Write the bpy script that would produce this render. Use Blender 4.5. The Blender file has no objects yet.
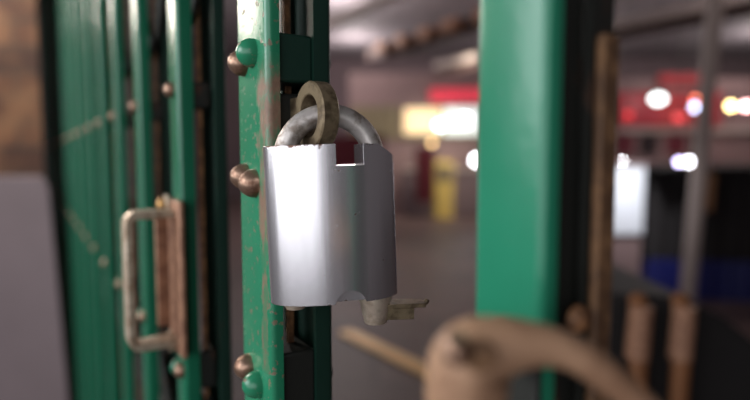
import bpy, bmesh, math, random
from mathutils import Vector, Matrix
random.seed(7)
SC = bpy.context.scene
COL = SC.collection
PI = math.pi

# ------------------------------------------------------------------ materials
def s2l(c):
    return tuple(((v / 255) / 12.92 if v / 255 <= 0.04045 else ((v / 255 + 0.055) / 1.055) ** 2.4) for v in c)

class NT:
    """small node-tree helper"""
    def __init__(self, name):
        self.m = bpy.data.materials.new(name)
        self.m.use_nodes = True
        self.t = self.m.node_tree
        self.b = self.t.nodes['Principled BSDF']
    def n(self, kind, **kw):
        nd = self.t.nodes.new(kind)
        for k, v in kw.items():
            if k.startswith('i_'):
                nd.inputs[k[2:].replace('_', ' ')].default_value = v
            else:
                setattr(nd, k, v)
        return nd
    def l(self, a, b):
        self.t.links.new(a, b)
    def coords(self):
        return self.n('ShaderNodeTexCoord').outputs['Object']
    def mapping(self, vec, scale=(1, 1, 1), loc=(0, 0, 0)):
        mp = self.n('ShaderNodeMapping')
        mp.inputs['Scale'].default_value = scale
        mp.inputs['Location'].default_value = loc
        self.l(vec, mp.inputs['Vector'])
        return mp.outputs['Vector']
    def noise(self, vec, scale, detail=4, rough=0.6):
        nd = self.n('ShaderNodeTexNoise')
        nd.inputs['Scale'].default_value = scale
        nd.inputs['Detail'].default_value = detail
        nd.inputs['Roughness'].default_value = rough
        self.l(vec, nd.inputs['Vector'])
        return nd.outputs['Fac']
    def ramp(self, fac, a, b):
        nd = self.n('ShaderNodeMapRange', interpolation_type='SMOOTHSTEP')
        nd.inputs['From Min'].default_value = a
        nd.inputs['From Max'].default_value = b
        self.l(fac, nd.inputs['Value'])
        return nd.outputs['Result']
    def math(self, op, a, b=None):
        nd = self.n('ShaderNodeMath', operation=op)
        for i, v in enumerate((a, b)):
            if v is None: continue
            if isinstance(v, (int, float)): nd.inputs[i].default_value = v
            else: self.l(v, nd.inputs[i])
        return nd.outputs[0]
    def mix(self, fac, a, b):
        nd = self.n('ShaderNodeMix', data_type='RGBA')
        if isinstance(fac, (int, float)): nd.inputs[0].default_value = fac
        else: self.l(fac, nd.inputs[0])
        for idx, v in ((6, a), (7, b)):
            if isinstance(v, tuple): nd.inputs[idx].default_value = (*v[:3], 1)
            else: self.l(v, nd.inputs[idx])
        return nd.outputs[2]
    def bump(self, height, strength, dist=0.001):
        nd = self.n('ShaderNodeBump')
        nd.inputs['Strength'].default_value = strength
        nd.inputs['Distance'].default_value = dist
        self.l(height, nd.inputs['Height'])
        self.l(nd.outputs['Normal'], self.b.inputs['Normal'])
    def set(self, color=None, rough=None, metal=None, **kw):
        for key, v in (('Base Color', color), ('Roughness', rough), ('Metallic', metal)):
            if v is None: continue
            if isinstance(v, tuple): self.b.inputs[key].default_value = (*v[:3], 1)
            elif isinstance(v, (int, float)): self.b.inputs[key].default_value = v
            else: self.l(v, self.b.inputs[key])
        for k, v in kw.items():
            self.b.inputs[k.replace('_', ' ')].default_value = v
        return self.m

def mat_paint(name, base, worn, thr=(0.62, 0.68), rough=0.33, scale=60, extra=None):
    t = NT(name)
    c = t.coords()
    n1 = t.noise(t.mapping(c, (1, 1, 0.45)), scale, 6, 0.65)
    mask = t.ramp(n1, *thr)
    if extra:
        mask = t.math('MAXIMUM', mask, extra(t, c))
    tone = t.noise(c, 22, 3)
    b2 = tuple(v * 1.35 for v in base)
    col = t.mix(tone, base, b2)
    wtone = t.noise(c, 260, 4)
    wcol = t.mix(wtone, tuple(v * 0.45 for v in worn), worn)
    t.set(t.mix(mask, col, wcol), t.math('ADD', t.math('MULTIPLY', mask, 0.3), rough), 0.0)
    hgt = t.math('SUBTRACT', t.noise(c, 140, 3), t.math('MULTIPLY', mask, 0.5))
    t.bump(hgt, 0.25, 0.0008)
    return t.m

def mat_metal(name, a, b, rough=0.4, metal=1.0, scale=80, lo=0.4, hi=0.65, bump=0.2):
    t = NT(name)
    c = t.coords()
    n1 = t.ramp(t.noise(c, scale, 5), lo, hi)
    t.set(t.mix(n1, a, b), t.math('ADD', t.math('MULTIPLY', n1, 0.15), rough), metal)
    t.bump(t.noise(c, scale * 2.5, 4), bump, 0.0006)
    return t.m

def mat_plain(name, col, rough=0.6, metal=0.0, var=0.25, scale=6):
    t = NT(name)
    c = t.coords()
    n1 = t.noise(c, scale, 4)
    t.set(t.mix(n1, tuple(v * (1 - var) for v in col), tuple(v * (1 + var) for v in col)), rough, metal)
    return t.m

def mat_emit(name, col, strength):
    t = NT(name)
    t.set(tuple(min(1, v) for v in col), 0.4, 0)
    t.b.inputs['Emission Color'].default_value = (*col, 1)
    t.b.inputs['Emission Strength'].default_value = strength
    return t.m

GREEN = s2l((22, 95, 69))
RUST = s2l((150, 98, 72))

def lead_wear(t, c):
    """rubbed bare streak along the leading edge of the first picket"""
    sp = t.n('ShaderNodeSeparateXYZ')
    t.l(c, sp.inputs[0])
    x, y, z = sp.outputs
    nz = t.noise(t.mapping(c, (1, 1, 0.35)), 120, 5, 0.7)
    nzo = t.math('MULTIPLY', t.math('SUBTRACT', nz, 0.5), 0.022)
    xs = t.math('ADD', x, nzo)
    band = t.math('MULTIPLY', t.ramp(xs, -0.004, -0.001), t.math('SUBTRACT', 1.0, t.ramp(xs, 0.011, 0.0135)))
    up = t.math('MULTIPLY', t.ramp(z, 1.19, 1.215), t.math('SUBTRACT', 1.0, t.ramp(z, 1.285, 1.30)))
    lowx = t.math('MULTIPLY', t.ramp(xs, 0.002, 0.003), t.math('SUBTRACT', 1.0, t.ramp(xs, 0.009, 0.010)))
    low = t.math('MULTIPLY', lowx, t.math('MULTIPLY', t.ramp(z, 1.142, 1.146), t.math('SUBTRACT', 1.0, t.ramp(z, 1.19, 1.2))))
    chips = t.math('MULTIPLY', t.ramp(t.noise(c, 210, 3), 0.60, 0.64), t.math('SUBTRACT', 1.0, t.ramp(x, 0.03, 0.04)))
    patch = t.math('ADD', 0.25, t.math('MULTIPLY', 0.75, t.ramp(t.noise(t.mapping(c, (1, 1, 0.5)), 75, 5, 0.7), 0.42, 0.56)))
    return t.math('MAXIMUM', t.math('MULTIPLY', patch, t.math('MAXIMUM', t.math('MULTIPLY', band, up), low)), t.math('MULTIPLY', chips, 0.8))

M = {}
M['green'] = mat_paint('green_gloss_paint', GREEN, s2l((120, 104, 88)), (0.70, 0.76), 0.27)
M['green_lead'] = mat_paint('green_paint_rubbed', s2l((36, 116, 84)), s2l((146, 116, 96)), (0.66, 0.72), 0.27, 90, lead_wear)
M['green_post'] = mat_paint('green_paint_post', s2l((30, 114, 86)), s2l((150, 150, 130)), (0.70, 0.76), 0.28)
M['dark_green'] = mat_paint('dark_green_paint', s2l((10, 44, 34)), s2l((70, 46, 30)), (0.6, 0.68), 0.5)
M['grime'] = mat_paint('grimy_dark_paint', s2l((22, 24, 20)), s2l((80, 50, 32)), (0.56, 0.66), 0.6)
M['rust'] = mat_metal('rusty_steel', s2l((112, 78, 54)), s2l((172, 124, 84)), 0.6, 0.15, 120)
M['rust_dark'] = mat_metal('dark_rusty_steel', s2l((92, 66, 46)), s2l((130, 96, 66)), 0.6, 0.1, 120)
M['rivet'] = mat_metal('worn_rivet_steel', s2l((178, 148, 128)), s2l((118, 88, 72)), 0.33, 0.85, 160)
M['handle'] = mat_metal('worn_bronze', s2l((206, 190, 170)), s2l((164, 142, 120)), 0.42, 0.6, 140)
M['plate'] = mat_metal('brown_plate', s2l((168, 126, 100)), s2l((134, 96, 76)), 0.55, 0.1, 90)
M['bolt'] = mat_metal('brass_bolt', s2l((190, 150, 96)), s2l((110, 80, 52)), 0.35, 0.9, 200)
M['eye'] = mat_metal('dull_iron_eye', s2l((146, 130, 104)), s2l((92, 78, 60)), 0.34, 0.5, 130)
M['shackle'] = mat_metal('shackle_steel', s2l((200, 194, 190)), s2l((134, 122, 112)), 0.4, 0.55, 120)
M['cover'] = mat_metal('cover_steel', s2l((214, 200, 182)), s2l((176, 160, 140)), 0.4, 0.55, 150)
M['latch'] = mat_metal('rusted_cast_iron', s2l((168, 132, 104)), s2l((132, 98, 74)), 0.6, 0.1, 60)

def mat_padlock():
    t = NT('satin_padlock_steel')
    c = t.coords()
    sp = t.n('ShaderNodeSeparateXYZ'); t.l(c, sp.inputs[0])
    x, y, z = sp.outputs
    nz = t.noise(c, 190, 5, 0.7)
    zz = t.math('ADD', z, t.math('MULTIPLY', t.math('SUBTRACT', nz, 0.5), 0.009))
    rim = t.ramp(zz, 0.0702, 0.0712)
    low = t.math('SUBTRACT', 1.0, t.ramp(zz, -0.0010, -0.0002))
    specks = t.ramp(t.noise(c, 240, 2), 0.735, 0.76)
    mask = t.math('MAXIMUM', t.math('MAXIMUM', rim, low), specks)
    streak = t.noise(t.mapping(c, (1, 1, 0.04)), 260, 4)
    base = t.mix(streak, s2l((212, 210, 214)), s2l((230, 228, 232)))
    t.set(t.mix(mask, base, s2l((112, 86, 74))), t.math('ADD', t.math('MULTIPLY', mask, 0.2), 0.25), 0.9)
    t.bump(t.math('SUBTRACT', streak, t.math('MULTIPLY', mask, 1.2)), 0.12, 0.0004)
    return t.m
M['padlock'] = mat_padlock()

def mat_brick():
    t = NT('brown_brick')
    c = t.coords()
    br = t.n('ShaderNodeTexBrick')
    br.inputs['Scale'].default_value = 1.0
    br.inputs['Brick Width'].default_value = 0.215
    br.inputs['Row Height'].default_value = 0.075
    br.inputs['Mortar Size'].default_value = 0.006
    br.inputs['Color1'].default_value = (*s2l((104, 64, 42)), 1)
    br.inputs['Color2'].default_value = (*s2l((70, 44, 32)), 1)
    br.inputs['Mortar'].default_value = (*s2l((66, 50, 40)), 1)
    rot = t.n('ShaderNodeMapping'); rot.inputs['Rotation'].default_value = (-PI / 2, 0, 0)
    t.l(c, rot.inputs['Vector']); t.l(rot.outputs['Vector'], br.inputs['Vector'])
    n1 = t.ramp(t.noise(c, 7, 4), 0.42, 0.7)
    t.set(t.mix(t.math('MULTIPLY', n1, 0.6), br.outputs['Color'], s2l((150, 108, 74))), 0.8, 0)
    t.bump(br.outputs['Fac'], -0.5, 0.006)
    return t.m
M['brick'] = mat_brick()
M['stone'] = mat_plain('grey_stone', s2l((126, 112, 115)), 0.8, 0, 0.16, 5)

def mat_floor():
    t = NT('flagstone_floor')
    c = t.coords()
    br = t.n('ShaderNodeTexBrick')
    br.inputs['Scale'].default_value = 1.0
    br.inputs['Brick Width'].default_value = 0.9
    br.inputs['Row Height'].default_value = 0.6
    br.inputs['Mortar Size'].default_value = 0.02
    br.inputs['Color1'].default_value = (*s2l((108, 86, 82)), 1)
    br.inputs['Color2'].default_value = (*s2l((82, 66, 64)), 1)
    br.inputs['Mortar'].default_value = (*s2l((64, 54, 54)), 1)
    t.l(c, br.inputs['Vector'])
    n1 = t.ramp(t.noise(c, 1.6, 5), 0.35, 0.75)
    t.set(t.mix(t.math('MULTIPLY', n1, 0.5), br.outputs['Color'], s2l((88, 72, 72))), 0.5, 0)
    t.bump(t.noise(c, 12, 4), 0.3, 0.01)
    return t.m
M['floor'] = mat_floor()
M['ceiling'] = mat_plain('grey_ceiling_boards', s2l((126, 118, 123)), 0.8, 0, 0.2, 1.2)
M['wallback'] = mat_plain('purple_grey_render', s2l((110, 94, 98)), 0.85, 0, 0.25, 0.9)
M['beam'] = mat_plain('dark_timber', s2l((74, 54, 50)), 0.7, 0, 0.3, 3)
M['joist'] = mat_plain('tan_joist_wood', s2l((178, 128, 100)), 0.7, 0, 0.3, 4)
M['pale_beam'] = mat_plain('pale_painted_steel', s2l((176, 162, 156)), 0.6, 0, 0.15, 2)
M['red'] = mat_plain('red_board', s2l((168, 34, 44)), 0.5, 0, 0.15, 3)
M['red_lit'] = mat_emit('backlit_red', s2l((225, 60, 80)), 0.5)
M['red_dim'] = mat_emit('dim_red_sign', s2l((150, 44, 52)), 0.16)
M['pinkgrey'] = mat_plain('pink_grey_shop_paint', s2l((132, 108, 107)), 0.7, 0, 0.2, 2)
M['maroon'] = mat_plain('maroon_cloth', s2l((96, 26, 40)), 0.8, 0, 0.3, 5)
M['olive'] = mat_plain('olive_board', s2l((120, 108, 84)), 0.7, 0, 0.25, 3)
M['yellow'] = mat_plain('yellow_card', s2l((214, 186, 104)), 0.6, 0, 0.15, 4)
M['black'] = mat_plain('black_plastic', s2l((20, 17, 17)), 0.85, 0, 0.3, 5)
M['blackcloth'] = mat_plain('black_cloth', s2l((30, 25, 26)), 0.85, 0, 0.3, 8)
M['blue'] = mat_plain('blue_tarpaulin', s2l((20, 26, 96)), 0.45, 0, 0.2, 4)
M['white'] = mat_plain('white_panel', s2l((226, 228, 236)), 0.5, 0, 0.06, 4)
M['greypole'] = mat_plain('grey_pole_paint', s2l((164, 148, 142)), 0.5, 0, 0.2, 3)
M['orange'] = mat_plain('orange_rust', s2l((130, 84, 50)), 0.6, 0.1, 0.3, 14)
M['brass'] = mat_plain('tan_strip', s2l((240, 196, 134)), 0.4, 0.2, 0.45, 5)
M['dark'] = mat_plain('dark_doorway', s2l((38, 28, 32)), 0.8, 0, 0.3, 3)
M['lampbody'] = mat_plain('lamp_housing', s2l((60, 56, 56)), 0.5, 0.4, 0.1, 4)
M['win_warm'] = mat_emit('lit_window_warm', s2l((255, 226, 176)), 0.72)
M['win_cool'] = mat_emit('lit_window_cool', s2l((232, 240, 236)), 0.85)

# ------------------------------------------------------------------ mesh helpers
class MB:
    def __init__(self):
        self.bm = bmesh.new()
    def face(self, vs):
        try: return self.bm.faces.new(vs)
        except ValueError: return None
    def box(self, x0, x1, y0, y1, z0, z1, mat4=None):
        vs = [self.bm.verts.new(Vector(p)) for p in
              ((x0, y0, z0), (x1, y0, z0), (x1, y1, z0), (x0, y1, z0), (x0, y0, z1), (x1, y0, z1), (x1, y1, z1), (x0, y1, z1))]
        for f in ((3, 2, 1, 0), (4, 5, 6, 7), (0, 1, 5, 4), (1, 2, 6, 5), (2, 3, 7, 6), (3, 0, 4, 7)):
            self.face([vs[i] for i in f])
        if mat4:
            for v in vs: v.co = mat4 @ v.co
        return self
    def prism(self, prof, z0, z1, axis='z'):
        """closed 2-D profile swept along an axis"""
        def pt(a, b, c):
            return {'z': (a, b, c), 'y': (a, c, b), 'x': (c, a, b)}[axis]
        n = len(prof)
        lo = [self.bm.verts.new(pt(a, b, z0)) for a, b in prof]
        hi = [self.bm.verts.new(pt(a, b, z1)) for a, b in prof]
        for i in range(n):
            j = (i + 1) % n
            self.face([lo[i], lo[j], hi[j], hi[i]])
        self.face(lo[::-1]); self.face(hi)
        return self
    def tube(self, pts, radii, seg=20, flat=1.0, up=None, cap=True):
        pts = [Vector(p) for p in pts]
        if isinstance(radii, (int, float)): radii = [radii] * len(pts)
        rings = []
        prev = None
        for i, p in enumerate(pts):
            d = (pts[min(i + 1, len(pts) - 1)] - pts[max(i - 1, 0)]).normalized()
            if prev is None:
                ref = up or (Vector((0, 0, 1)) if abs(d.z) < 0.9 else Vector((1, 0, 0)))
                a = d.cross(ref).normalized()
            else:
                a = (prev - d * prev.dot(d)).normalized()
            prev = a
            b = d.cross(a).normalized()
            rings.append([self.bm.verts.new(p + (a * math.cos(2 * PI * k / seg) + b * math.sin(2 * PI * k / seg) * flat) * radii[i]) for k in range(seg)])
        for r0, r1 in zip(rings, rings[1:]):
            for k in range(seg):
                self.face([r0[k], r0[(k + 1) % seg], r1[(k + 1) % seg], r1[k]])
        if cap:
            self.face(rings[0][::-1]); self.face(rings[-1])
        return self
    def lathe(self, prof, seg=28, mat4=None):
        """prof: list of (r, z), revolved round z"""
        rings = []
        for r, z in prof:
            if r < 1e-7: rings.append([self.bm.verts.new((0, 0, z))])
            else: rings.append([self.bm.verts.new((r * math.cos(2 * PI * k / seg), r * math.sin(2 * PI * k / seg), z)) for k in range(seg)])
        for a, b in zip(rings, rings[1:]):
            for k in range(seg):
                k2 = (k + 1) % seg
                if len(a) == 1 and len(b) == 1: continue
                if len(a) == 1: self.face([a[0], b[k2], b[k]])
                elif len(b) == 1: self.face([a[k], a[k2], b[0]])
                else: self.face([a[k], a[k2], b[k2], b[k]])
        if mat4:
            for rg in rings:
                for v in rg: v.co = mat4 @ v.co
        return self
    def build(self, name, mat, parent=None, loc=(0, 0, 0), rot=(0, 0, 0), bevel=0, seg=2, angle=40, smooth=True, sub=0):
        bmesh.ops.recalc_face_normals(self.bm, faces=self.bm.faces)
        me = bpy.data.meshes.new(name)
        self.bm.to_mesh(me); self.bm.free()
        if smooth:
            me.shade_smooth()
            me.set_sharp_from_angle(angle=math.radians(angle))
        me.materials.append(mat)
        o = bpy.data.objects.new(name, me)
        COL.objects.link(o)
        o.location = loc; o.rotation_euler = rot
        if parent: o.parent = parent
        if bevel:
            b = o.modifiers.new('bevel', 'BEVEL'); b.width = bevel; b.segments = seg
            b.limit_method = 'ANGLE'; b.angle_limit = math.radians(35)
        if sub:
            s = o.modifiers.new('sub', 'SUBSURF'); s.levels = sub; s.render_levels = sub
        return o

def empty(name, loc=(0, 0, 0), rz=0, rot=None):
    o = bpy.data.objects.new(name, None)
    COL.objects.link(o)
    o.empty_display_size = 0.05
    o.location = loc
    o.rotation_euler = rot or (0, 0, rz)
    return o

def tag(o, label=None, cat=None, group=None, kind=None):
    if label: o['label'] = label
    if cat: o['category'] = cat
    if group: o['group'] = group
    if kind: o['kind'] = kind
    return o

def put(o, parent, loc=None):
    c = o.copy(); COL.objects.link(c); c.parent = parent
    if loc is not None: c.location = loc
    return c

def u_channel(w, d, t, r, flip=False, y0=0.0):
    """U section: web on y=y0, flanges towards -y (or +y if flip)"""
    out = []
    n = 5
    for k in range(n + 1):                       # corner at x=0
        a = PI - k * (PI / 2) / n
        out.append((r + r * math.cos(a), -r + r * math.sin(a)))
    for k in range(n + 1):
        a = PI / 2 - k * (PI / 2) / n
        out.append((w - r + r * math.cos(a), -r + r * math.sin(a)))
    out += [(w, -d), (w - t, -d), (w - t, -t), (t, -t), (t, -d), (0, -d)]
    s = -1 if flip else 1
    return [(x, y0 + s * y) for x, y in out]

def dome(r, h, n=7, collar=0.0):
    pr = [(0, -collar), (r, -collar)] if collar else []
    for k in range(n + 1):
        a = k * (PI / 2) / n
        pr.append((r * math.cos(a), h * math.sin(a)))
    pr[-1] = (0, h)
    return pr

CAMZ = 1.25
# ------------------------------------------------------------------ camera
PITCH = math.atan(44 / 560)
cam_d = bpy.data.cameras.new('camera')
cam = bpy.data.objects.new('camera', cam_d)
COL.objects.link(cam)
cam.location = (0, 0, CAMZ)
cam.rotation_euler = (PI / 2 - PITCH, 0, 0)
cam_d.sensor_width = 36
cam_d.lens = 560 / 750 * 36
cam_d.clip_start = 0.01
cam_d.dof.use_dof = True
cam_d.dof.focus_distance = 0.252
cam_d.dof.aperture_fstop = 3.6
SC.camera = cam

# ------------------------------------------------------------------ the folding gate
GA = math.atan2(0.8514, -0.5246)
G = Vector((-0.5246, 0.8514, 0))
N = Vector((0.8514, 0.5246, 0))
gate = empty('folding_gate', (-0.050, 0.262, 0), GA)
tag(gate, 'green folding lattice gate of upright channels with rivets and a pull handle', 'gate')
TOP = 2.35
STEP = 0.171
NP = 28
out_rot = Matrix.Rotation(-PI / 2, 4, 'X')          # z axis -> +y (out of the gate)
RR, RH = 0.0062, 0.0066

def rivet(name, mat, parent, x, z, y=0.0, r=RR, h=RH):
    return MB().lathe(dome(r, h), 24, out_rot).build(name, mat, parent, (x, y, z), angle=60)

# leading picket
lead = MB().prism(u_channel(0.043, 0.0066, 0.0026, 0.0034), 0.03, TOP).build('picket', M['green_lead'], gate)
tag(lead, 'leading picket with its green paint rubbed to bare metal')
for z, painted in ((CAMZ + 0.050, True), (CAMZ - 0.0135, False), (CAMZ - 0.116, True)):
    rivet('rivet', M['green_lead'] if painted else M['rivet'], lead, 0.0185, z, r=0.0071, h=0.0082)
    rivet('rivet', M['rivet'], lead, 0.0315, z + (-0.003 if z > CAMZ else 0.003 if z > CAMZ - .05 else 0.005), r=0.0068, h=0.0082)
lrc = MB().prism(u_channel(0.043, 0.010, 0.0028, 0.003, True, -0.034), 0.03, TOP).build('rear_channel', M['dark_green'], gate)
for z in (CAMZ + 0.047, CAMZ - 0.114):
    MB().lathe(dome(0.0064, 0.0045), 24, Matrix.Rotation(PI / 2, 4, 'X')).build('rivet', M['grime'], lrc, (0.012, -0.034, z), angle=60)

# ordinary pickets
pk = MB().prism([(x + 0.011, y) for x, y in u_channel(0.029, 0.0115, 0.0026, 0.0032)], 0.03, TOP).build('picket', M['green'], gate, (STEP, 0, 0))
rv = rivet('rivet', M['rivet'], pk, 0.027, CAMZ + 0.050)
rv2 = rivet('rivet', M['rivet'], pk, 0.019, CAMZ - 0.166)
rv3 = rivet('rivet', M['green'], pk, 0.033, CAMZ - 0.168)
rc = MB().prism(u_channel(0.040, 0.010, 0.0026, 0.003, True, -0.034), 0.03, TOP).build('rear_channel', M['dark_green'], gate, (STEP, 0, 0))
for i in range(2, NP):
    c = put(pk, gate, (STEP * i, 0, 0))
    for r0 in (rv, rv2, rv3): put(r0, c)
    put(rc, gate, (STEP * i, 0, 0))

# spacer blocks between front and rear channels, at the rivet rows
def spacer(x0, x1, z0, z1, mat):
    return MB().box(x0, x1, -0.0245, -0.0060, z0, z1).build('spacer_block', mat, gate, bevel=0.0015)
spacer(0.002, 0.041, CAMZ + 0.035, CAMZ + 0.058, M['dark_green'])
spacer(0.004, 0.041, CAMZ - 0.006, CAMZ + 0.030, M['grime'])
spacer(0.002, 0.041, CAMZ - 0.140, CAMZ - 0.097, M['grime'])
sp1 = spacer(0.0118, 0.0365, CAMZ + 0.036, CAMZ + 0.056, M['grime'])
sp1.location = (STEP, 0, 0)
sp2 = spacer(0.0118, 0.0365, CAMZ - 0.182, CAMZ - 0.152, M['grime'])
sp2.location = (STEP, 0, 0)
for i in range(2, NP):
    put(sp1, gate, (STEP * i, 0, 0)); put(sp2, gate, (STEP * i, 0, 0))

# thin rusty bars that run upright inside each pair
ib = MB().box(0.0165, 0.0200, -0.0195, -0.0160, 0.05, TOP - 0.05).build('inner_bar', M['rust'], gate, bevel=0.0006)
for i in range(1, 8):
    put(ib, gate, (STEP * i, 0, 0))

# crossing flat lattice bars, above and below
def lat(x0, z0, x1, z1, y):
    d = Vector((x1 - x0, 0, z1 - z0)); L = d.length; a = math.atan2(d.z, d.x)
    return MB().box(-0.014, L + 0.014, -0.0022, 0.0022, -0.011, 0.011).build('lattice_bar', M['grime'], gate, (x0, y, z0), (0, -a, 0), bevel=0.001)
for (za, zb) in ((CAMZ + 0.115, CAMZ + 0.30), (CAMZ - 0.40, CAMZ - 0.205)):
    a = lat(STEP + 0.02, za, STEP * 2 + 0.02, zb, -0.0135)
    b = lat(STEP + 0.02, zb, STEP * 2 + 0.02, za, -0.0195)
    for i in range(0, NP - 1):
        if i == 1 or (i == 0 and za > CAMZ): continue
        put(a, gate, (STEP * i + 0.02, -0.0135, za)); put(b, gate, (STEP * i + 0.02, -0.0195, zb))

# locking eye on the leading edge: the padlock hangs from it
EX, EY, EZ = -0.0174, -0.0167, CAMZ + 0.0179
def eye_plate():
    mb = MB(); bm = mb.bm
    n = 44
    ro, ri, h = 0.0156, 0.0096, 0.0037
    prof = []
    for (r, y, ) in ((ri, -h), (ri + .0005, -h - .0004), (ro - .0007, -h - .0004), (ro, -h + .0003), (ro, h - .0003), (ro - .0007, h + .0004), (ri + .0005, h + .0004), (ri, h)):
        prof.append((r, y))
    rings = []
    for k in range(n):
        a = 2 * PI * k / n
        rings.append([bm.verts.new((r * math.cos(a), y, r * math.sin(a))) for r, y in prof])
    m = len(prof)
    for k in range(n):
        A, B = rings[k], rings[(k + 1) % n]
        for j in range(m):
            mb.face([A[j], A[(j + 1) % m], B[(j + 1) % m], B[j]])
    mb.box(0.0105, 0.0275, -0.0034, 0.0034, -0.0105, 0.0095)
    return mb
eye = eye_plate().build('locking_eye', M['eye'], gate, (EX, EY, EZ), angle=32)
tag(eye, 'thick dull iron ring standing out from the leading edge')

# pull handle on the second picket
hx = STEP + 0.020
hz0, hz1 = CAMZ - 0.147, CAMZ - 0.037
hp = MB()
hp.box(hx - 0.021, hx + 0.024, 0.0, 0.004, hz0 - 0.004, hz1 + 0.004)
hp.box(hx + 0.019, hx + 0.024, 0.004, 0.013, hz0 + 0.012, hz1 - 0.010)
plate = hp.build('handle_plate', M['plate'], gate, bevel=0.0012)
tag(plate, 'brown worn backing plate')
def handle_path():
    p = []
    y0, y1, r = 0.003, 0.036, 0.007
    za, zb = hz0 + 0.006, hz1 - 0.006
    p += [(hx, y0, za), (hx, y1 - r, za)]
    for k in range(1, 7):
        a = k * (PI / 2) / 6
        p.append((hx, y1 - r + r * math.sin(a), za + r - r * math.cos(a)))
    for k in range(0, 7):
        a = k * (PI / 2) / 6
        p.append((hx, y1 - r + r * math.cos(a), zb - r + r * math.sin(a)))
    p += [(hx, y0, zb)]
    return p
hm = MB()
pp = handle_path()
hw, ht = 0.0095, 0.0030
rows = []
for i, p in enumerate(pp):
    d = (Vector(pp[min(i + 1, len(pp) - 1)]) - Vector(pp[max(i - 1, 0)])).normalized()
    nn = Vector((0, -d.z, d.y))
    rows.append([hm.bm.verts.new(Vector(p) + Vector((sx * hw, 0, 0)) + nn * sn * ht) for sx, sn in ((-1, -1), (1, -1), (1, 1), (-1, 1))])
for a, b in zip(rows, rows[1:]):
    for k in range(4): hm.face([a[k], a[(k + 1) % 4], b[(k + 1) % 4], b[k]])
hm.face(rows[0]); hm.face(rows[-1][::-1])
hnd = hm.build('pull_handle', M['handle'], gate, bevel=0.0011)
tag(hnd, 'worn pale bronze D-shaped pull handle')
for z in (hz0 + 0.001, hz1 - 0.001):
    MB().lathe(dome(0.0062, 0.006, 6, 0.004), 20, out_rot).build('bolt', M['bolt'], hnd, (hx + 0.0145, 0.007, z))
MB().lathe([(0, -.002), (.0085, -.002), (.0085, 0), (0.006, 0.001), (0, .001)], 20, out_rot).build('washer', M['handle'], hnd, (hx + 0.0145, 0.006, hz0 + 0.001))
MB().lathe([(0, -.002), (.0085, -.002), (.0085, 0), (0.006, 0.001), (0, .001)], 20, out_rot).build('washer', M['handle'], hnd, (hx + 0.0145, 0.006, hz1 - 0.001))

# ------------------------------------------------------------------ padlock
YAW = math.radians(11)
ROLL = math.radians(2.0)
U = Vector((math.cos(YAW), math.sin(YAW), 0))
ring_c = gate.location + G * EX + Vector((-0.8514, -0.5246, 0)) * EY
pc = Vector((ring_c.x, ring_c.y, 0)) + U * 0.0068
BASE = CAMZ - 0.0655
lock = empty('padlock', (pc.x + 0.0014, pc.y, BASE), rot=(0, -ROLL, YAW))
tag(lock, 'satin steel padlock hanging from the iron ring on the green gate', 'padlock')
A_, B_, HB = 0.0296, 0.0145, 0.0708
def superell(a, b, e, n=96):
    out = []
    for k in range(n):
        t = 2 * PI * k / n
        c, s = math.cos(t), math.sin(t)
        out.append((a * math.copysign(abs(c) ** (2 / e), c), b * math.copysign(abs(s) ** (2 / e), s)))
    return out
def boolean(o, cutters):
    for c in cutters:
        md = o.modifiers.new('cut', 'BOOLEAN'); md.operation = 'DIFFERENCE'; md.object = c; md.solver = 'EXACT'
    bpy.context.view_layer.update()
    dg = bpy.context.evaluated_depsgraph_get()
    me = bpy.data.meshes.new_from_object(o.evaluated_get(dg))
    o.modifiers.clear()
    o.data = me
    for c in cutters:
        cm = c.data
        bpy.data.objects.remove(c); bpy.data.meshes.remove(cm)
body = MB().prism(superell(A_, B_, 2.1), 0, HB).build('lock_body', M['padlock'], None, smooth=False)
cuts = [MB().box(0.0012, 0.0135, -0.03, 0.03, 0.0612, 0.085).build('cut', M['padlock']),
        MB().tube([(0.0055, -0.03, -0.0015), (0.0055, -0.0095, -0.0015)], 0.0072, 32).build('cut', M['padlock'])]
cuts.append(MB().box(-0.0155, 0.0016, -0.0098, 0.03, 0.0600, 0.085).build('cut', M['padlock']))   # hollow behind the front rim for the ring
# slope on the right-hand shoulder
sl = MB(); sl.prism([(0.0133, 0.0706), (0.021, 0.0702), (0.034, 0.0618), (0.034, 0.08), (0.0133, 0.08)], -0.03, 0.03, 'y')
cuts.append(sl.build('cut', M['padlock']))
boolean(body, cuts)
body.parent = lock
body.data.shade_smooth(); body.data.set_sharp_from_angle(angle=math.radians(35))
bv = body.modifiers.new('bevel', 'BEVEL'); bv.width = 0.0009; bv.segments = 3; bv.limit_method = 'ANGLE'; bv.angle_limit = math.radians(35)
tag(body, 'silvery satin case with a notch in its top and chipped rims')
# shackle
R_, r_ = 0.0205, 0.0050
zc = 0.0842 - R_
pts = [(-R_, 0, 0.040), (-R_, 0, 0.052)]
for k in range(0, 33):
    a = PI - k * PI / 32
    pts.append((R_ * math.cos(a), 0, zc + R_ * math.sin(a)))
pts += [(R_, 0, 0.052), (R_, 0, 0.040)]
sh = MB().tube(pts, r_, 28, up=Vector((0, 1, 0))).build('shackle', M['shackle'], lock)
tag(sh, 'thick round steel shackle')
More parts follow.
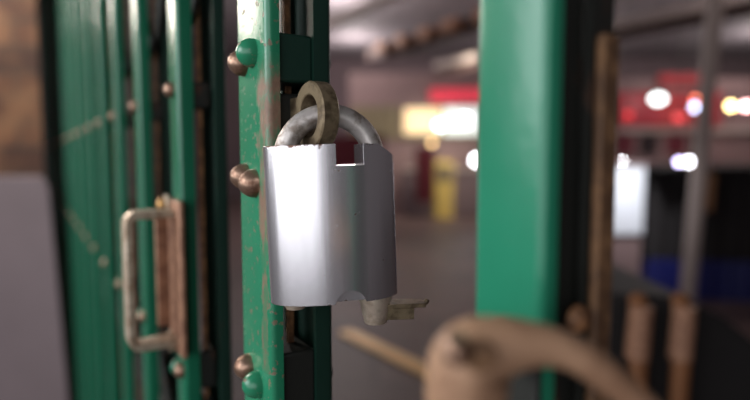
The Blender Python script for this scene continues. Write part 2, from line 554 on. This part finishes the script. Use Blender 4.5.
# bottom fittings
MB().lathe([(0, -0.0035), (0.0042, -0.0035), (0.0056, -0.0012), (0.0056, 0.001), (0, 0.001)], 28).build('base_screw', M['cover'], lock, (-0.0185, -0.001, 0))
cone = [(0, 0.001), (0.0078, 0.001), (0.0078, -0.0012), (0.0072, -0.0022), (0.0056, -0.0116), (0.005, -0.0124), (0, -0.0124)]
MB().lathe(cone, 30).build('key_cylinder', M['cover'], lock, (0.0185, -0.002, -0.001))
dc = MB()
dc.prism([(0.004, -0.006), (0.0245, -0.0045), (0.026, 0.000), (0.0245, 0.0045), (0.004, 0.006)], -0.0042, -0.0022)
dc.prism([(0.004, -0.005), (0.0190, -0.0045), (0.0190, 0.0045), (0.004, 0.005)], -0.0098, -0.0042)
dc.tube([(0.0252, -0.001, -0.0032), (0.0262, -0.001, -0.0010)], 0.0012, 10)
dcv = dc.build('dust_cover', M['eye'], lock, (0.0180, -0.001, -0.0015), (0, math.radians(4), 0), bevel=0.0006)
tag(dcv, 'small swung-open keyhole cover')

# ------------------------------------------------------------------ the near green post
post = empty('gate_post', (0.0455, 0.150, 0), GA)
tag(post, 'wide green steel post with a rusty brown cast latch low on it', 'post')
pf = MB().prism(u_channel(0.0285, 0.0058, 0.0024, 0.0034), 0.0, 2.5).build('front_channel', M['green_post'], post)
MB().box(0.004, 0.0245, -0.0195, -0.0065, 0.0, 2.5).build('core_bar', M['grime'], post, bevel=0.001)
MB().prism(u_channel(0.0285, 0.012, 0.0026, 0.003, True, -0.0295), 0.0, 2.5).build('rear_channel', M['grime'], post)
rb = MB().box(-0.0030, 0.0, -0.0265, -0.0190, 0.20, CAMZ + 0.034).build('edge_bar', M['rust_dark'], post, bevel=0.0008)
tag(rb, 'rusty brown strip down the back edge')
MB().lathe(dome(0.0042, 0.0035), 20, Matrix.Rotation(-PI / 2, 4, 'Y')).build('rivet', M['rust'], post, (0.0, -0.0145, CAMZ - 0.0465))
MB().box(-0.001, 0.0295, 0.0, 0.0025, CAMZ - 0.22, CAMZ - 0.050).build('latch_shade_plate', M['grime'], post, bevel=0.0008)  # dark plate added to stand in for the shade under the arch
# cast latch: thick boss, arched arm
def toL(p):   # world -> post space
    return post.matrix_basis.inverted() @ Vector(p)
def catmull(P, m=7):
    out = []
    for i in range(len(P) - 1):
        p0, p1, p2, p3 = P[max(i - 1, 0)], P[i], P[i + 1], P[min(i + 2, len(P) - 1)]
        for k in range(m):
            t = k / m
            out.append(tuple(0.5 * ((2 * b) + (-a + c) * t + (2 * a - 5 * b + 4 * c - d) * t * t + (-a + 3 * b - 3 * c + d) * t ** 3) for a, b, c, d in zip(p0, p1, p2, p3)))
    out.append(P[-1]); return out
ARM = [  # x, y, z-CAMZ, radius
    (0.0208, 0.1250, -0.0640, 0.0088), (0.0212, 0.1245, -0.0503, 0.0096), (0.0231, 0.1240, -0.0452, 0.0092), (0.0297, 0.1230, -0.0426, 0.0066),
    (0.0373, 0.1225, -0.0422, 0.0048), (0.0439, 0.1220, -0.0439, 0.0040), (0.0505, 0.1215, -0.0481, 0.0038), (0.0571, 0.1215, -0.0536, 0.0038),
    (0.0640, 0.1215, -0.0610, 0.0038)]
C = catmull(ARM)
arm = MB().tube([toL((x, y, CAMZ + z)) for x, y, z, r in C], [r for *_, r in C], 24, cap=True)
# lug that carries the casting on the post face
p0 = Vector((0.0225, 0.126, CAMZ - 0.052)); p1 = post.location + G * 0.014 + Vector((0, 0, CAMZ - 0.050))
arm.tube([toL(p0), toL((p0 + p1) / 2), toL(p1)], [0.0075, 0.006, 0.006], 20)
lt = arm.build('latch_arm', M['latch'], post, sub=1)
tag(lt, 'rusty brown cast latch with an arched arm')
bm_ = MB().lathe(dome(0.0032, 0.0034, 6, 0.003), 18, Matrix.Rotation(PI / 2, 4, 'X'))
bo = bm_.build('pivot_bolt', M['rivet'], lt)
ho = MB().lathe([(0, 0.0), (0.0036, 0.0), (0.0030, 0.0012), (0, 0.0012)], 18, Matrix.Rotation(PI / 2, 4, 'X')).build('pivot_recess_disc', M['rust_dark'], lt)  # raised dark disc standing in for the shaded recess beside the bolt
ho.location = toL((0.0222, 0.1150, CAMZ - 0.0420)); ho.rotation_euler = (0, 0, -GA)
bo.location = toL((0.0170, 0.1140, CAMZ - 0.0405)); bo.rotation_euler = (0, 0, -GA)

# ------------------------------------------------------------------ the setting
tag(MB().box(-7, 16, -3, 17, -0.1, 0).build('floor', M['floor'], smooth=False), kind='structure')
tag(MB().box(-7, 16, 4.2, 17, 4.1, 4.2).build('ceiling', M['ceiling'], smooth=False), kind='structure')
tag(MB().box(-7, 16, 16.8, 17, 0, 4.1).build('wall_back', M['wallback'], smooth=False), kind='structure')
# brick pier on the left with a battered stone plinth
gk = -0.5246 / 0.8514
def pier(x, y0, y1): return [(-3.0, y0), (x, y0), (x + gk * (y1 - y0), y1), (-3.0, y1)]
tag(MB().prism(pier(-1.005, 1.70, 2.3), 1.19, 3.4).build('wall_left', M['brick'], smooth=False), kind='structure')
pl = MB()
bmv = [[pl.bm.verts.new((x, y, z)) for x, y in pier(xe, 1.67, 2.3)] for xe, z in ((-0.925, 0), (-0.945, 0.56), (-0.973, 1.16), (-0.99, 1.19))]
for r0, r1 in zip(bmv, bmv[1:]):
    for k in range(4): pl.face([r0[k], r0[(k + 1) % 4], r1[(k + 1) % 4], r1[k]])
pl.face(bmv[0][::-1]); pl.face(bmv[-1])
tag(pl.build('trim_1', M['stone'], smooth=False, bevel=0.006), kind='structure')

def along(L, t):
    """point in the hall: L metres behind the gate plane through the camera, t metres along the gate direction"""
    return N * L + G * t

def beam(name, mat, L, t0, t1, z, w, h, label, cat):
    o = empty(name, tuple(along(L, t0) + Vector((0, 0, z))), GA)
    tag(o, label, cat)
    MB().box(0, t1 - t0, -w / 2, w / 2, 0, h).build('beam', mat, o, smooth=False)
    return o
b1 = beam('roof_beam', M['beam'], 5.46, -2.5, 9.0, 3.00, 0.16, 0.22, 'dark timber roof beam with a row of tan joist ends', 'beam')
for k in range(17):
    x = 0.8 + k * 0.62 + random.uniform(-.05, .05)
    MB().box(x, x + random.uniform(0.22, 0.34), 0.07, 0.24, 0.05, 0.22).build('joist_end', M['joist'], b1, smooth=False)
b2 = beam('roof_beam', M['pale_beam'], 7.0, -3.5, 9.0, 2.98, 0.14, 0.12, 'pale grey steel roof beam below the tan joist ends', 'beam')
MB().box(0, 12.5, -0.03, 0.03, -0.14, 0).build('web', M['beam'], b2, smooth=False)
b3 = beam('roof_beam', M['pale_beam'], 3.8, -1.0, 9.0, 3.12, 0.12, 0.10, 'pale steel roof beam highest above the padlock', 'beam')

# cross pipe over the right-hand shops
pr = empty('ceiling_pipe', (3.2, 8.0, 3.08))
tag(pr, 'pale horizontal pipe under the ceiling left of the grey pole', 'pipe')
MB().tube([(0, 0, 0), (1.2, 0.05, 0.10), (2.6, 0.1, 0.22)], 0.045, 14).build('pipe', M['pale_beam'], pr)
for x, zz in ((0.15, 0.01), (2.4, 0.20)):
    MB().tube([(x, 0.02, zz), (x, 0.02, 1.02)], 0.012, 8).build('hanger', M['beam'], pr)

# tan strip set in the floor, parallel with the gate
st = empty('floor_strip', (-0.213, 3.88, 0), math.atan2(-0.93, 0.647))
tag(st, 'tan metal strip running diagonally over the grey floor', 'strip')
MB().box(0, 1.95, -0.055, 0.055, 0, 0.02).build('strip', M['brass'], st, bevel=0.004)

# ---------------- shop straight behind the padlock
def sign(parent, mat, x0, x1, z0, z1, y=-0.08, name='sign_board'):
    return MB().box(x0, x1, y - 0.06, y, z0, z1).build(name, mat, parent, bevel=0.01)
s1 = empty('shop_front', (0.2, 12.0, 0))
tag(s1, 'far shop with a red lit sign above a bright window', 'shop')
MB().box(-0.75, 3.6, 0.0, 0.9, 0, 3.0).build('facade', M['pinkgrey'], s1, smooth=False)
sign(s1, M['red_lit'], 0.95, 3.3, 2.38, 2.66)
w = MB().box(0.42, 1.22, -0.04, 0.0, 1.72, 2.26).build('window', M['win_warm'], s1)
w = MB().box(1.26, 2.1, -0.04, 0.0, 1.70, 2.28).build('window', M['win_cool'], s1)
MB().box(0.36, 2.16, -0.07, -0.02, 1.62, 1.70).build('window_sill', M['olive'], s1)
MB().box(1.22, 1.26, -0.07, 0.0, 1.70, 2.28).build('mullion', M['olive'], s1)
MB().box(-0.70, 0.35, -0.05, 0.0, 1.62, 2.30).build('side_board', M['olive'], s1)
MB().box(0.40, 3.4, -0.5, -0.05, 0, 0.95).build('counter', M['wallback'], s1, bevel=0.02)
MB().box(0.40, 3.4, -0.54, -0.03, 0.95, 1.0).build('counter_top', M['pale_beam'], s1, bevel=0.01)
yb = empty('display_stand', (1.38, 11.3, 0))
tag(yb, 'tall yellow card stand before the lit shop window', 'display stand')
MB().box(-0.19, 0.19, -0.15, 0.15, 0, 1.16).build('body', M['yellow'], yb, bevel=0.01)
MB().box(-0.15, 0.15, -0.165, -0.15, 0.75, 1.05).build('front_card', M['olive'], yb)
for i, (x, y, z, wd, lab) in enumerate(((0.98, 11.0, 1.42, 0.34, 'maroon cloth banner left of the yellow stand'),
                                        (-0.30, 9.5, 1.60, 0.85, 'wide maroon cloth banner seen through the padlock shackle'))):
    bn = empty('banner', (x, y, 0)); tag(bn, lab, 'banner')
    prof = [(-wd / 2 + wd * k / 24, 0.02 * math.sin(k * 1.9)) for k in range(25)]
    prof += [(a, b + 0.008) for a, b in reversed(prof)]
    MB().prism(prof, 0.35, z).build('cloth', M['maroon'], bn)
    MB().tube([(-wd / 2 - .03, 0.01, z), (wd / 2 + .03, 0.01, z)], 0.015, 10).build('rail', M['lampbody'], bn)
    for sx in (-1, 1):
        MB().tube([(sx * (wd / 2 + .02), 0.01, 0), (sx * (wd / 2 + .02), 0.01, z)], 0.014, 10).build('upright', M['lampbody'], bn)

# ---------------- shop on the right
s2 = empty('shop_front', (4.2, 10.0, 0))
tag(s2, 'far shop with dark red fascia and a white oval lamp', 'shop')
MB().box(-0.3, 7.0, 0.0, 0.8, 0, 2.62).build('facade', M['pinkgrey'], s2, smooth=False)
sign(s2, M['red_dim'], -0.05, 1.85, 1.78, 2.36)
sign(s2, M['red'], 0.75, 1.62, 2.50, 2.68, -0.02, 'upper_board')
MB().box(-0.2, 5.6, -0.09, -0.02, 1.66, 1.76).build('window_head', M['pale_beam'], s2)
for k, x in enumerate((0.06, 0.5, 0.98, 1.4)):
    MB().box(x, x + 0.32, -0.03, 0.0, 1.28, 1.64).build('window', M['dark'] if k % 2 else M['maroon'], s2)
MB().box(-0.2, 5.6, -0.12, -0.02, 1.12, 1.22).build('window_sill', M['pinkgrey'], s2)
for x0 in (2.05, 3.0):
    MB().box(x0, x0 + 0.8, -0.05, 0.0, 1.75, 2.25).build('side_board', M['pinkgrey'], s2)

# ---------------- lamps
def lamp(x, y, z, r, col, power, label, sx=1.0, sz=1.0, drop=None):
    o = empty('lamp', (x, y, z)); tag(o, label, 'lamp', 'lamps in the market hall')
    mt = mat_emit('lamp_glass', s2l(col), power)
    n = 8
    mb = MB().lathe([(0, -r)] + [(r * math.sin(PI * k / n), -r * math.cos(PI * k / n)) for k in range(1, n)] + [(0, r)], 16, Matrix.Diagonal((sx, 1, sz, 1)))
    mb.build('bulb', mt, o)
    MB().tube([(0, 0, r * sz * 0.85), (0, 0, r * sz + 0.05)], r * 0.5, 12).build('cap', M['lampbody'], o)
    top = drop if drop else 4.1
    MB().tube([(0, 0, r * sz + 0.04), (0, 0, top - z)], 0.006, 6).build('cord', M['lampbody'], o)
    return o
def at(px, py, Y):
    """world X and Z of a photograph pixel at distance Y, used to lay out the far hall"""
    cx, cz = (px - 375) / 560, -(py - 200) / 560
    c, s = math.cos(PITCH), math.sin(PITCH)
    fy, fz = c + s * cz, -s + c * cz
    return cx / fy * Y, CAMZ + fz / fy * Y
for px, py, Y, r, col, pw, lab, sx, sz in (
    (440, 125, 11.2, 0.085, (170, 225, 240), 9, 'pale cyan lamp before the bright shop window', 1, 1),
    (465, 120, 11.0, 0.09, (245, 250, 255), 17, 'brightest white lamp at the right end of the shop window', 1, 1.25),
    (432, 143, 11.0, 0.05, (230, 190, 130), 6, 'dim yellow lamp under the bright shop window', 1, 1),
    (476, 160, 10.5, 0.07, (250, 250, 255), 16, 'white lamp low beside the green post', 0.9, 1.2),
    (658, 99, 9.4, 0.078, (232, 246, 244), 6, 'large white oval lamp on the red fascia', 1.6, 1),
    (696, 100, 9.4, 0.055, (255, 120, 90), 10, 'orange red lamp above a bluish one', 1.2, 1),
    (695, 107, 9.2, 0.06, (205, 215, 255), 9, 'bluish white lamp under the orange red one', 1, 1),
    (628, 115, 9.5, 0.07, (235, 60, 66), 1.1, 'red lamp at the left end of the fascia', 1, 1),
    (679, 118, 9.5, 0.07, (245, 80, 84), 1.3, 'red lamp below the white oval lamp', 1.2, 1),
    (731, 106, 9.0, 0.055, (255, 226, 150), 15, 'yellow lamp just past the grey pole', 1, 1),
    (746, 106, 9.0, 0.055, (255, 190, 190), 14, 'pink lamp beside the yellow one past the grey pole', 1.2, 1),
    (621, 163, 8.6, 0.055, (250, 250, 255), 18, 'white lamp above the white counter front', 1, 1),
    (679, 162, 8.2, 0.04, (215, 205, 255), 13, 'small lavender lamp over the black stall', 1, 1),
    (690, 162, 8.0, 0.05, (245, 245, 255), 17, 'white lamp over the black stall beside the pole', 1, 1),
    (207, 35, 9.0, 0.04, (200, 215, 225), 5, 'small dim lamp seen behind the second picket', 1, 1)):
    X, Z = at(px, py, Y)
    lamp(X, Y, Z, r, col, pw, lab, sx, sz)

# ---------------- stalls on the right
bs = empty('market_stall', (2.50, 5.2, 0))
tag(bs, 'black market stall with a blue sheet along its foot', 'stall')
prof = [(-0.12 + 1.9 * k / 60, -0.30 - 0.30 * (k / 60) + 0.015 * math.sin(k * 1.3)) for k in range(61)]
drape = prof + [(1.78, 0.5), (-0.12, 0.5)]
MB().prism(drape, 0.34, 1.13).build('black_cover', M['blackcloth'], bs)
MB().box(-0.14, 1.8, -0.62, 0.52, 1.13, 1.16).build('top_board', M['black'], bs, bevel=0.005)
prof2 = [(-0.10 + 1.86 * k / 60, -0.33 - 0.30 * (k / 60) + 0.012 * math.sin(k * 1.7)) for k in range(61)]
MB().prism(prof2 + [(1.76, 0.45), (-0.10, 0.45)], 0.0, 0.345).build('blue_sheet', M['blue'], bs)
wc = empty('counter', (2.135, 4.86, 0))
tag(wc, 'narrow counter with a bright white front left of the black stall', 'counter')
MB().box(-0.17, 0.15, -0.1, 0.25, 0.0, 0.58).build('base', M['pinkgrey'], wc, bevel=0.01)
MB().box(-0.17, 0.15, -0.13, 0.25, 0.58, 1.17).build('front_panel', M['white'], wc, bevel=0.01)
MB().box(-0.19, 0.17, -0.15, 0.27, 1.17, 1.20).build('top_board', M['pinkgrey'], wc, bevel=0.008)
gp = empty('pole', (2.50, 4.42, 0), rot=(0, math.radians(2.9), 0))
tag(gp, 'tall grey pole standing before the black stall', 'pole')
MB().tube([(0, 0, 0.0), (0, 0, 4.0)], 0.06, 20).build('shaft', M['greypole'], gp)
MB().lathe([(0, 0), (0.1, 0), (0.1, 0.03), (0.06, 0.06), (0, 0.06)], 24).build('base', M['greypole'], gp)
MB().box(0.04, 0.11, -0.05, 0.05, 0.82, 1.12).build('bracket', M['rust'], gp, bevel=0.01)

# dark barrow low on the right
bw = empty('barrow', (0.72, 1.32, 0))
tag(bw, 'black barrow with two rusty uprights standing before the blue-footed stall', 'barrow')
tub = [(-0.20, 0.42), (0.40, 0.42), (0.36, 0.62), (0.25, 0.76), (0.12, 0.86), (0.02, 0.915), (-0.17, 0.925)]
MB().prism(tub, -0.02, 0.42, 'y').build('tub', M['black'], bw, bevel=0.015)
for x in (-0.105, -0.005):
    MB().tube([(x - 0.006, -0.05, 0.78), (x, -0.05, 0.905)], [0.0265, 0.0255], 16).build('sleeve', M['plate'], bw)
    MB().tube([(x - 0.05, -0.05, 0.0), (x - 0.008, -0.05, 0.5), (x, -0.05, 0.895), (x + 0.003, -0.02, 0.915)], [0.019, 0.019, 0.022, 0.02], 16).build('upright', M['orange'], bw)
for x in (-0.16, 0.34):
    MB().tube([(x, 0.38, 0), (x, 0.38, 0.45)], 0.018, 12).build('leg', M['black'], bw)

# ------------------------------------------------------------------ light
def area(name, loc, target, size, power, col, sy=None):
    d = bpy.data.lights.new(name, 'AREA')
    d.energy = power; d.color = col; d.size = size
    if sy: d.shape = 'RECTANGLE'; d.size_y = sy
    o = bpy.data.objects.new(name, d); COL.objects.link(o)
    o.location = loc
    o.rotation_euler = (Vector(target) - Vector(loc)).to_track_quat('-Z', 'Y').to_euler()
    return o
# street side: unseen lights, the broad one added to whiten the padlock's left half
area('padlock_fill_light', (-1.05, -1.60, 1.50), (-0.05, 0.26, 1.22), 3.1, 34, (0.95, 0.96, 1.0), 1.5)
area('street_side_light', (-1.6, -0.10, 1.75), (-0.1, 0.35, 1.22), 1.1, 24, (0.95, 0.97, 1.0), 0.9)
area('pier_lamp_light', (-1.42, 1.50, 1.95), (-0.2, 0.4, 1.3), 0.45, 13, (1.0, 0.90, 0.80), 0.5)
# hall: unseen point lights added to lift the ceiling, joists and pole
def point(name, loc, power, col, r=0.25):
    d = bpy.data.lights.new(name, 'POINT'); d.energy = power; d.color = col; d.shadow_soft_size = r
    o = bpy.data.objects.new(name, d); COL.objects.link(o); o.location = loc
    return o
for x, y, p in ((4.5, 13.6, 110), (-0.5, 13.8, 110), (9.0, 13.0, 80), (4.2, 6.6, 90), (-0.7, 10.4, 110), (6.2, 8.6, 90), (-2.8, 8.0, 90), (-1.8, 5.6, 20), (3.2, 3.5, 17), (1.5, 5.4, 9)):
    point('hall_fill_light', (x, y, 3.45), p, (1.0, 0.91, 0.88))
area('counter_fill_light', (1.9, 3.9, 2.0), (2.13, 4.73, 0.92), 0.2, 3.2, (0.95, 0.97, 1.0)).data.spread = math.radians(50)  # unseen light added to brighten the white counter front
area('shop_fill_light', (1.5, 10.0, 3.2), (1.5, 11.4, 0.9), 0.4, 20, (1.0, 0.90, 0.74)).data.spread = math.radians(90)  # no fixture here: added to lift the yellow stand and shop counter

w = bpy.data.worlds.new('world'); SC.world = w
w.use_nodes = True
bg = w.node_tree.nodes['Background']
bg.inputs['Color'].default_value = (0.62, 0.52, 0.55, 1)
bg.inputs['Strength'].default_value = 0.12

SC.view_settings.view_transform = 'Standard'
SC.view_settings.look = 'None'
SC.view_settings.exposure = 0.0
SC.view_settings.gamma = 1.0
SC.view_settings.use_curve_mapping = False
